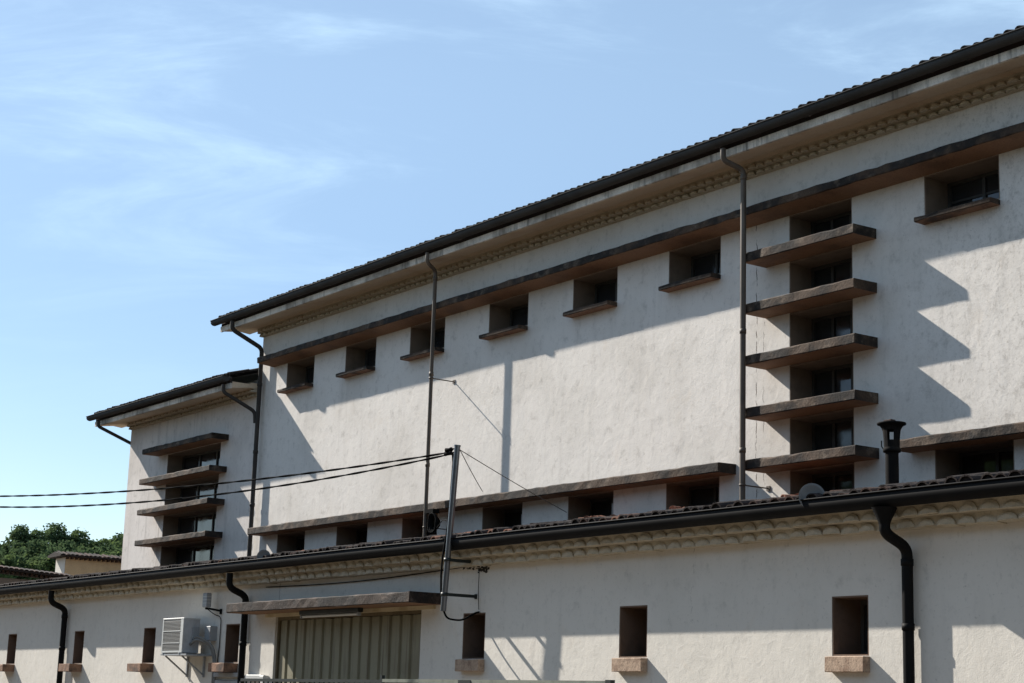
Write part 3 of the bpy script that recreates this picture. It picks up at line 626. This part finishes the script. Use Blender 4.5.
mb = MB(); mb.tube(bez([(bot.x+0.11, -0.03, 3.42), (bot.x+0.10, -0.03, 3.1), (bot.x+0.11, -0.02, 2.86)], 3, .05), 0.004, 6)
part('cable', mb, M['black'], mast)
for i, (dz, dx) in enumerate(((-0.03, -0.16), (-0.075, -0.18))):
    mb = MB(); a = Vector((top.x-0.04, top.y-0.01, top.z+dz)); b = a+Vector((dx, -0.035, -0.01))
    mb.tube([a, a+(b-a)*.2, a+(b-a)*.35, a+(b-a)*.6, a+(b-a)*.9, b], 0.02, 10, r_list=[0.008, 0.010, 0.028, 0.020, 0.028, 0.009]); part('insulator', mb, M['black'], mast)

# bundled cable hanging by the downpipe
cc = thing('cable_coil', (-22.4, 2.52, 4.2), 'black coil of cable hanging beside the grey downpipe under the lower ledge', 'cable coil')
for i in range(9):
    mb = MB(); cx = -22.46+random.uniform(-.02, .02); cy = 2.48+i*0.014; hh = 0.15-i*0.013; ww = 0.11-i*0.010
    mb.tube([(cx+ww*math.cos(a*math.pi/8), cy+.01*math.sin(a), 4.46+random.uniform(-.004, .004)+hh*math.sin(a*math.pi/8)) for a in range(17)], 0.012, 6)
    part('loop', mb, M['black'], cc)
mb = MB(); mb.box(-22.70, -22.45, 2.48, 2.60, 4.62, 4.68); part('hanger', mb, M['black'], cc)
mb = MB(); mb.tube([(-22.35, 2.5, 4.38), (-21.2, 1.8, 4.30), (-19.9, 1.0, 4.2), (-18.6, .3, 4.05), (-17.52, -.40, 4.0)], 0.006, 6)
part('lead', mb, M['black'], cc)

# overhead service cables to a pole off to the left, twisted pairs
A = Vector((-17.58, -0.49, 0)); Bv = Vector((-60, -11.6, 0))
pole = thing('utility_pole', (-41.05, -6.65, 0), 'weathered wooden utility pole at the far left carrying the service cables', 'utility pole')
mb = MB(); mb.tube([(-41.05, -6.65, -0.3), (-41.05, -6.65, 4), (-41.05, -6.65, 8)], 0.12, 14, r_list=[.15, .13, .10]); part('post', mb, M['wood'], pole)
for z in (6.57, 7.18):
    mb = MB(); mb.lathe((-40.93, -6.61, z-.05), [(0.0, 0), (.03, 0), (.045, .03), (.03, .05), (.045, .08), (.02, .11), (0, .11)], 12); part('insulator', mb, M['black'], pole)
for c0, b0, a0, lab in ((4.731, -2.396, 10.449, 'upper black service cable running left from the mast top across the sky'),
                        (4.705, -4.210, 15.83, 'lower black service cable sagging left from the mast top across the sky')):
    mb = MB()
    for ph in (0, math.pi):
        pts = []
        for i in range(0, 361):
            u = -0.001+0.551*i/360; p = A.lerp(Bv, u); th = u*51.5/0.16+ph
            pts.append((p.x, p.y+0.006*math.cos(th), c0+b0*u+a0*u*u+0.006*math.sin(th)))
        mb.tube(pts, 0.009, 5)
    single('overhead_cable', mb, M['black'], tuple(Vector((A.x, A.y, c0))), lab, 'cable', 'service cables to the mast')
# thin stays from the mast head to the tall wall
for e, lab in (((-19.72, 2.99, 4.47), 'longer thin wire running from the mast head down right to the pier between lower windows'),
               ((-21.35, 2.64, 4.87), 'short thin wire from the mast head down to the lower brown ledge')):
    mb = MB(); a = Vector((top.x+0.03, top.y+0.02, top.z-0.05)); b = Vector(e)
    mb.tube([a.lerp(b, i/10)-Vector((0, 0, 0.012*math.sin(math.pi*i/10))) for i in range(11)], 0.0055, 5)
    single('stay_wire', mb, M['wire'], tuple(a), lab, 'wire', 'stay wires from the mast head')
# slack black cable on the low wall between cornice and canopy
mb = MB(); mb.tube([(-23.0+i*0.42, -0.02, 3.335-0.05*math.sin(math.pi*i/13)*(1 if i < 13 else 0)+0.010*i*0.5) for i in range(14)], 0.007, 6)
single('wall_cable', mb, M['black'], (-23, -0.02, 3.33), 'thin dark cable drooping along the wall between cornice and brown canopy', 'cable')

# crumbled dark patch of plaster where the mast's upper bracket meets the cornice
mb = MB(); rnd = random.Random(4)
for i in range(46):
    x = -17.85+rnd.uniform(0, 0.55); z = 3.372+rnd.gauss(0, .022)-(0.02 if x > -17.6 else 0); r = rnd.uniform(.008, .028)
    mb.add([(x-r, -0.002, z-r*rnd.uniform(.2, .8)), (x+r, -0.002, z-r*rnd.uniform(.2, .8)), (x+r*.7, -0.002, z+r*rnd.uniform(.3, .9)), (x-r*.8, -0.002, z+r*rnd.uniform(.3, .9)), (x, -0.014, z)], [(0, 1, 4), (1, 2, 4), (2, 3, 4), (3, 0, 4)])
tag(part('crumbled_plaster', mb, M['tile_grey'], low), kind='stuff')
# air conditioner
AX, AY = -24.95, -0.15
ac = thing('air_conditioner', (AX, AY, 2.38), 'white outdoor air conditioner unit on a wall bracket between two slit windows', 'air conditioner')
x0, x1, y0, y1, z0, z1 = -25.60, -24.86, -0.425, -0.15, 2.39, 2.905
mb = MB(); mb.box(x0, x1, y0+0.012, y1, z0, z1-0.012); part('casing', mb, M['ac_side'], ac)
mb = MB(); mb.bbox(x0-0.006, x1+0.006, y0-0.004, y1+0.006, z1-0.011, z1+0.012, 0.005); part('lid', mb, M['white'], ac)
mb = MB(); mb.box(x1-0.085, x1+0.004, y0-0.006, y0+0.011, z0, z1-0.013); mb.box(x0-0.002, x0+0.03, y0-0.006, y0+0.011, z0, z1-0.013); mb.box(x0+0.03, x1-0.085, y0-0.006, y0+0.011, z0, z0+0.03)
part('front_frame', mb, M['white'], ac)
mb = MB(); mb.box(x0+0.03, x1-0.085, y0+0.004, y0+0.0115, z0+0.03, z1-0.014); part('fan_opening', mb, M['grille_dark'], ac)
gm = MB()
for i in range(22): z = z0+0.045+i*0.0205; gm.box(x0+0.03, x1-0.085, y0-0.006, y0-0.001, z, z+0.007)
part('grille', gm, M['grille'], ac)
for z in (z0+0.14, z0+0.32):
    mb = MB(); mb.box(x0+0.03, x1-0.085, y0-0.010, y0-0.0065, z, z+0.012); part('grille_bar', mb, M['white'], ac)
mb = MB(); mb.bbox(x1+0.0005, x1+0.03, y0+0.15, y1-0.02, z0+0.20, z1-0.12, 0.006); part('valve_cover', mb, M['pvc'], ac)
for x in (x0+0.10, x1-0.05):
    mb = MB(); mb.box(x-0.018, x+0.018, y0-0.03, -0.0005, z0-0.0195, z0-0.002); mb.box(x-0.018, x+0.018, -0.03, -0.0015, z0-0.36, z0-0.046)
    mb.tube([(x, y0+0.03, z0-0.05), (x, -0.02, z0-0.33)], 0.014, 6); part('bracket', mb, M['pvc'], ac)
mb = MB(); mb.box(x0+0.02, x1+0.20, y0-0.02, -0.001, z0-0.044, z0-0.020); part('shelf', mb, M['pvc'], ac)
for i, (a, rr) in enumerate(((0.0, 0.024), (0.05, 0.018))):
    mb = MB(); mb.tube(bez([(x1+0.02, -0.30+a, 2.52+a), (x1+0.18, -0.28, 2.60+a), (x1+0.32+a, -0.10, 2.52), (x1+0.37+a, -0.05, 2.3), (x1+0.37+a, -0.05, 0.6)], 6, .14), rr, 10)
    part('refrigerant_pipe', mb, M['foam'], ac)
mb = MB(); mb.bbox(x1+0.12, x1+0.30, -0.12, -0.001, 2.58, 2.80, 0.01); part('junction_box', mb, M['pvc'], ac)

# cable duct below
mb = MB(); mb.bbox(-24.45, -23.60, -0.07, -0.001, 2.035, 2.10, 0.006); mb.bbox(-24.45, -23.60, -0.055, -0.002, 1.93, 1.985, 0.006)
single('cable_duct', mb, M['pvc'], (-24, 0, 2.05), 'pale grey twin cable duct on the wall below the sill beside the downpipe', 'cable duct')
mb = MB(); mb.bbox(-23.38, -22.9, -0.08, -0.001, 2.0, 2.07, 0.006); mb.bbox(-22.89, -22.78, -0.10, -0.001, 1.85, 2.06, 0.01)
single('junction_duct', mb, M['white'], (-23.1, 0, 2.0), 'short white duct and box on the wall left of the shutter', 'cable duct')
# wall antenna
an = thing('wall_antenna', (-24.45, -0.08, 3.0), 'small translucent grey antenna box on a black arm above the air conditioner', 'antenna')
mb = MB(); mb.bbox(-24.72, -24.58, -0.20, -0.12, 3.08, 3.30, 0.012); part('housing', mb, M['pvc'], an)
for z in (3.14, 3.19, 3.24):
    mb = MB(); mb.box(-24.725, -24.575, -0.204, -0.116, z, z+0.008); part('rib', mb, M['white'], an)
mb = MB(); mb.tube([(-24.68, -0.16, 3.065), (-24.60, -0.13, 3.06), (-24.44, -0.02, 3.03)], 0.016, 8); mb.tube([(-24.44, -0.02, 3.06), (-24.44, -0.02, 2.98)], 0.02, 8); part('arm', mb, M['black'], an)
mb = MB(); mb.tube(bez([(-24.62, -0.15, 3.05), (-24.55, -0.06, 2.97), (-24.42, -0.015, 2.94), (-24.42, -0.015, 2.5), (-24.46, -0.015, 2.2)], 5, .08), 0.007, 6); part('lead', mb, M['black'], an)

# chimney flue on the low roof
CX, CY = -11.775, 1.0
fl = thing('chimney_flue', (CX, CY, 3.95), 'black metal chimney flue with a flat cap rising from the low roof', 'chimney')
mb = MB(); mb.lathe((CX, CY, 0), [(0.066, 3.85), (0.066, 4.33)], 20); part('pipe', mb, M['chimney'], fl)
mb = MB(); mb.lathe((CX, CY, 0), [(0.066, 4.315), (0.088, 4.318), (0.090, 4.345), (0.080, 4.36), (0.078, 4.365)], 20); part('collar', mb, M['chimney'], fl)
mb = MB(); seg = 16; prof = [(0.078, 4.36), (0.080, 4.42), (0.081, 4.435), (0.090, 4.535), (0.100, 4.56), (0.124, 4.592)]
for i in range(len(prof)-1):
    for k in range(seg):
        if i == 2 and k % 4 in (0, 1): continue
        a, b = 2*math.pi*(k+0.5)/seg, 2*math.pi*(k+1.5)/seg; (ra, za), (rb_, zb_) = prof[i], prof[i+1]
        o_ = [(CX+ra*math.cos(a), CY+ra*math.sin(a), za), (CX+ra*math.cos(b), CY+ra*math.sin(b), za), (CX+rb_*math.cos(b), CY+rb_*math.sin(b), zb_), (CX+rb_*math.cos(a), CY+rb_*math.sin(a), zb_)]
        t = 0.008; i_ = [(CX+(ra-t)*math.cos(a), CY+(ra-t)*math.sin(a), za), (CX+(ra-t)*math.cos(b), CY+(ra-t)*math.sin(b), za), (CX+(rb_-t)*math.cos(b), CY+(rb_-t)*math.sin(b), zb_), (CX+(rb_-t)*math.cos(a), CY+(rb_-t)*math.sin(a), zb_)]
        mb.add(o_+i_, [(0, 1, 2, 3), (7, 6, 5, 4), (0, 4, 5, 1), (1, 5, 6, 2), (2, 6, 7, 3), (3, 7, 4, 0)])
part('vented_head', mb, M['chimney'], fl)
mb = MB(); mb.lathe((CX, CY, 0), [(0.0, 4.590), (0.142, 4.593), (0.146, 4.603), (0.142, 4.613), (0.05, 4.622), (0.0, 4.622)], 24); part('cap', mb, M['chimney'], fl)
mb = MB(); mb.bbox(CX-0.06, CX+0.03, CY-0.05, CY+0.03, 4.620, 4.645, 0.008); part('loose_fragment', mb, M['tile_brown'], fl)
mb = MB(); mb.tube([(CX-0.078, CY-0.03, 4.35), (CX-0.10, CY-0.04, 4.38), (CX-0.10, CY-0.04, 4.44)], 0.006, 6); part('hook', mb, M['chimney'], fl)

# round grey dishes standing at the gutter edge
for (x, r, lab) in ((-11.60, 0.125, 'larger round grey dish standing behind the black gutter left of the chimney flue'),
                    (-22.52, 0.105, 'small round grey dish standing behind the black gutter near the corner downpipe')):
    d = thing('satellite_dish', (x, -0.40, 3.70), lab, 'dish', 'round dishes at the low gutter')
    mb = MB(); seg = 28; cx, cy, cz = x+0.09, -0.385, 3.722
    ex = Vector((0.72, 0.69, 0)); en = Vector((0.69, -0.72, 0)); vs = [Vector((cx, cy, cz))-en*0.03]
    for q, dd in ((0.45, -0.024), (0.8, -0.009), (1.0, 0.004)):
        for k in range(seg): a = 2*math.pi*k/seg; vs.append(Vector((cx, cy, cz))+ex*(r*q*math.cos(a))+Vector((0, 0, r*q*math.sin(a)))+en*dd)
    fs = [(0, 1+k, 1+(k+1) % seg) for k in range(seg)]
    for i in range(2): fs += [(1+i*seg+k, 1+(i+1)*seg+k, 1+(i+1)*seg+(k+1) % seg, 1+i*seg+(k+1) % seg) for k in range(seg)]
    nv = len(vs); vs += [v-en*0.008 for v in vs]; fs += [tuple(i+nv for i in f[::-1]) for f in fs]
    fs += [(1+2*seg+k, nv+1+2*seg+k, nv+1+2*seg+(k+1) % seg, 1+2*seg+(k+1) % seg) for k in range(seg)]
    mb.add(vs, fs, True); part('reflector', mb, M['dish'], d)
    mb = MB(); mb.tube([Vector((cx, cy, cz))-en*0.03, (cx-.06, -0.30, 3.68), (cx-.06, -0.2, 3.68)], 0.012, 8); part('arm', mb, M['pipe_dark'], d)

# railing along the front below the shutter
rl = thing('railing', (-18.5, -0.5, 0), 'grey green metal railing running past the shutter below the slit windows', 'railing')
mb = MB(); mb.box(-22.65, -18.85, -0.52, -0.48, 1.965, 2.005); part('top_rail', mb, M['rail_dark'], rl)
mb = MB(); mb.box(-18.845, -14.36, -0.52, -0.48, 1.975, 2.015); part('top_rail', mb, M['rail'], rl)
mb = MB(); mb.box(-14.358, -14.27, -0.53, -0.47, 1.955, 2.025); part('end_cap', mb, M['rail_dark'], rl)
mb = MB(); mb.box(-17.1, -16.85, -0.528, -0.472, 1.962, 2.01); part('coupling', mb, M['rail_dark'], rl)
mb = MB(); mb.box(-22.65, -18.85, -0.515, -0.485, 0.25, 0.29); part('bottom_rail', mb, M['rail_dark'], rl)
for x in (-22.66, -18.83, -16.2, -14.31):
    mb = MB(); mb.box(x-0.022, x+0.022, -0.522, -0.478, 0, 1.96 if x != -18.83 else 2.06); part('post', mb, M['rail_dark'], rl)
x = -22.5
while x < -18.9:
    mb = MB(); mb.box(x-0.008, x+0.008, -0.508, -0.492, 0.29, 1.965); part('bar', mb, M['rail_dark'], rl); x += 0.13

# ------------------------------------------------------------------ buildings beyond on the left
def wedge_tiles(mb, x0, y0, z0, y1, z1, sp, w):
    pass
tanb = thing('tan_building', (-60.3, 14, 0), 'narrow tan rendered building with a dark tiled top beyond the white wing', 'building')
mb = MB(); mb.box(-60.9, -60.0, 11.2, 24, 0, 6.52); part('wall', mb, M['tan'], tanb)
mb = MB(); mb.box(-60.9, -60.02, 11.185, 11.198, 0, 6.50); part('sunlit_corner', mb, M['low_plaster'], tanb)  # sunlit end face: its brightness is put in as a pale plaster skin
mb = MB(); pr = [(-60.95, 6.50), (-59.7, 6.53), (-59.7, 6.58), (-60.3, 6.70), (-60.95, 6.58)]
vs = [(x, 10.88, z) for x, z in pr]+[(x, 24.4, z) for x, z in pr]; k = 5
mb.add(vs, [(q, k+q, k+(q+1) % k, (q+1) % k) for q in range(k)]+[tuple(range(k)), tuple(range(2*k-1, k-1, -1))]); tr = part('roof', mb, M['tile_dark'], tanb)
tm = tile_mesh('roof_tile', M['tile_brown'], 0.15, 0.6, 0.03); tm2 = tile_mesh('roof_tile', M['tile_dark'], 0.15, 0.6, 0.03)
y = 10.98
while y < 20:
    o = link('roof_tile', random.choice((tm, tm2)), tr, (-59.66, y, 6.575+random.uniform(-.01, .015))); o.rotation_euler = (0, R(14)*0, R(90)); o.rotation_euler = (R(13), 0, R(90)+random.uniform(-.04, .04)); y += 0.17
mb = MB(); y = 11.2
while y < 20: mb.box(-60.0, -59.85, y, y+0.07, 6.45, 6.53); y += 0.17
tag(part('eave_blocks', mb, M['tile_brown'], tanb), kind='stuff')

shed = thing('outbuilding', (-52.5, 4, 0), 'low dark brown outbuilding with a tile eave at the far left', 'building')
mb = MB(); mb.box(-53.1, -52.3, -4, 8.35, 0, 5.12); part('wall', mb, M['tan_dark'], shed)
mb = MB(); zl = lambda y: 5.355-(y-6.06)*0.052
vs = []
for y in (-4.5, 8.55): vs += [(-53.3, y, zl(y)-0.02), (-51.9, y, zl(y)), (-51.9, y, zl(y)+0.06), (-52.8, y, zl(y)+0.16), (-53.3, y, zl(y)+0.06)]
mb.add(vs, [(q, 5+q, 5+(q+1) % 5, (q+1) % 5) for q in range(5)]+[(0, 1, 2, 3, 4), (9, 8, 7, 6, 5)]); sr = part('roof', mb, M['tile_dark'], shed)
y = -1.0
while y < 8.4:
    o = link('roof_tile', random.choice((tm, tm2)), sr, (-51.85, y, zl(y)+0.05)); o.rotation_euler = (R(10), 0, R(90)+random.uniform(-.04, .04)); o.scale = (.95, .8, .9); y += 0.16
mb = MB(); y = -1
while y < 8.2: mb.box(-52.3, -52.15, y, y+0.06, zl(y)-0.09, zl(y)-0.01); y += 0.15
tag(part('eave_blocks', mb, M['tile_brown'], shed), kind='stuff')

# ------------------------------------------------------------------ the wood on the hill
def crown_mesh(name, m, seed, rx, rz, n=6500, leaf=0.21):
    rnd = random.Random(seed); cl = []
    for i in range(22):
        th = rnd.uniform(0, 2*math.pi); ph = rnd.uniform(-0.5, 1.0); q = rnd.uniform(0.35, 0.95)
        if rnd.random() < 0.15: q *= 1.25
        cl.append((rx*q*math.cos(th)*math.cos(ph*1.2), rx*q*math.sin(th)*math.cos(ph*1.2), rz*q*math.sin(ph*1.35), rnd.uniform(0.16, 0.46)*rx))
    mb = MB()
    for i in range(n):
        c = rnd.choice(cl); d = Vector((rnd.gauss(0, 1), rnd.gauss(0, 1), rnd.gauss(0, 1))).normalized()*(c[3]*(rnd.uniform(0.55, 1.12)**0.6 if rnd.random() < 0.85 else rnd.uniform(1.1, 1.5)))
        p = Vector(c[:3])+Vector((d.x, d.y, d.z*0.75))
        u = Vector((rnd.gauss(0, 1), rnd.gauss(0, 1), rnd.gauss(0, .7))).normalized(); w = u.cross(Vector((rnd.gauss(0, 1), rnd.gauss(0, 1), rnd.gauss(0, 1)))).normalized()
        s = leaf*rnd.uniform(0.6, 1.4)
        mb.add([p-u*s, p+w*s*0.55, p+u*s, p-w*s*0.55], [(0, 1, 2, 3)])
    return mb.mesh(name, m)
def trunk_mesh(seed, H):
    rnd = random.Random(seed); mb = MB()
    mb.tube([(0, 0, -0.4), (0.1, 0, H*0.3), (-0.1, 0.1, H*0.6), (0, 0, H*0.9)], .2, 8, r_list=[0.26, 0.2, 0.14, 0.05])
    for i in range(6):
        a = rnd.uniform(0, 6.28); z = H*rnd.uniform(.35, .7); L = rnd.uniform(1.2, 2.4)
        mb.tube([(0, 0, z), (L*.5*math.cos(a), L*.5*math.sin(a), z+L*.45), (L*math.cos(a), L*math.sin(a), z+L*.8)], .08, 6, r_list=[.10, .07, .03])
    return mb.mesh('trunk', M['bark'])
crowns = [crown_mesh('crown', M['leaf_b'], 3, 2.6, 2.4), crown_mesh('crown', M['leaf_a'], 5, 2.7, 2.2), crown_mesh('crown', M['leaf_c'], 9, 2.2, 2.8), crown_mesh('crown', M['leaf_b'], 12, 2.4, 2.2)]
trunks = [trunk_mesh(1, 7), trunk_mesh(2, 6.5)]
TL = {0: 'dark green tree in the wood on the skyline left of the white wing', 1: 'brighter mid green tree low in the wood behind the outbuilding roof',
      2: 'taller grey green tree standing up above the wood', 3: 'small round dark green tree at the edge of the wood'}
def ypx(px, X):      # y on the plane x = X that stands behind picture column px (set out along the hill)
    return {}
def tree(x, y, topz, k, s=1.0, where='on the skyline'):
    H = 7*s; base = topz-H-1.6*s
    kind = ['dark green round crowned', 'brighter mid green', 'tall grey green', 'small dark green'][k]
    t = thing('tree', (x, y, base), kind+' tree '+where+' of the wood beyond the roofs', 'tree', kind+' trees '+where)
    c = link('crown', crowns[k], t); c.location = (0, 0, H*0.86); c.scale = (s, s, s); c.rotation_euler.z = random.uniform(0, 6.28)
    tr_ = link('trunk', trunks[k % 2], t); tr_.scale = (s, s, s)
# y runs from about 54 (frame edge) to 68 (wall of the wing) at x = -190
for (y, tz, k, s) in ((50.5, 18.6, 0, 1.1), (53.0, 18.9, 0, 1.05), (55.2, 19.8, 3, 1.0), (56.6, 20.6, 0, .85), (58.6, 19.2, 1, 1.0), (60.2, 19.8, 3, 1.0), (61.8, 21.1, 0, 1.15), (64.2, 20.7, 1, 1.05), (66.2, 19.8, 3, 1.05), (67.9, 20.7, 0, 1.0), (70.3, 20.2, 0, 1.1), (73.0, 20.4, 0, 1.1)):
    tree(-190+random.uniform(-1, 1), y, tz-1.1, k, s)
for (y, tz, k, s) in ((47.3, 17.2, 1, 1.05), (49.6, 17.5, 0, 1.05), (51.9, 17.3, 1, 1.1), (54.4, 17.8, 0, 1.05), (56.6, 17.9, 1, 1.05), (59.0, 18.3, 0, 1.0), (61.2, 18.5, 1, 1.1), (63.6, 18.4, 0, 1.05), (66.0, 18.2, 1, 1.05)):
    tree(-182+random.uniform(-1, 1), y, tz-0.9, k, s, 'in the middle rank')
for (y, tz, k, s) in ((44.6, 15.4, 0, 1.05), (46.9, 15.8, 1, 1.05), (49.2, 15.6, 0, 1.0), (51.5, 15.9, 1, 1.05), (53.8, 15.8, 0, 1.0), (56.0, 16.0, 1, 1.05), (58.4, 16.0, 0, 1.0)):
    tree(-174+random.uniform(-1, 1), y, tz-0.1, k, s, 'in the lowest front rank')

# added unseen trees behind the camera, darkening shaded walls and filling window reflections
random.seed(21)
for row, (y, tz) in enumerate(((-24, 8.4), (-31, 10.0))):
    tz0 = tz
    for i in range(19):
        tz = tz0+random.uniform(-.8, 2.8)
        x = -82+i*7.2+row*3.5+random.uniform(-1, 1); k = (i+row) % 2
        t = thing('sky_block_tree', (x, y+random.uniform(-1, 1), 0), 'added unseen tree holding sky light off the white buildings from the opposite side', 'tree', 'added light-blocking trees across the yard')
        c = link('crown', crowns[k], t); c.location = (0, 0, tz*0.5); c.scale = (1.75, 1.75, tz*0.5/2.7); c.rotation_euler.z = random.uniform(0, 6.28)
        tr_ = link('trunk', trunks[k], t); tr_.scale = (1.6, 1.6, tz*0.09)
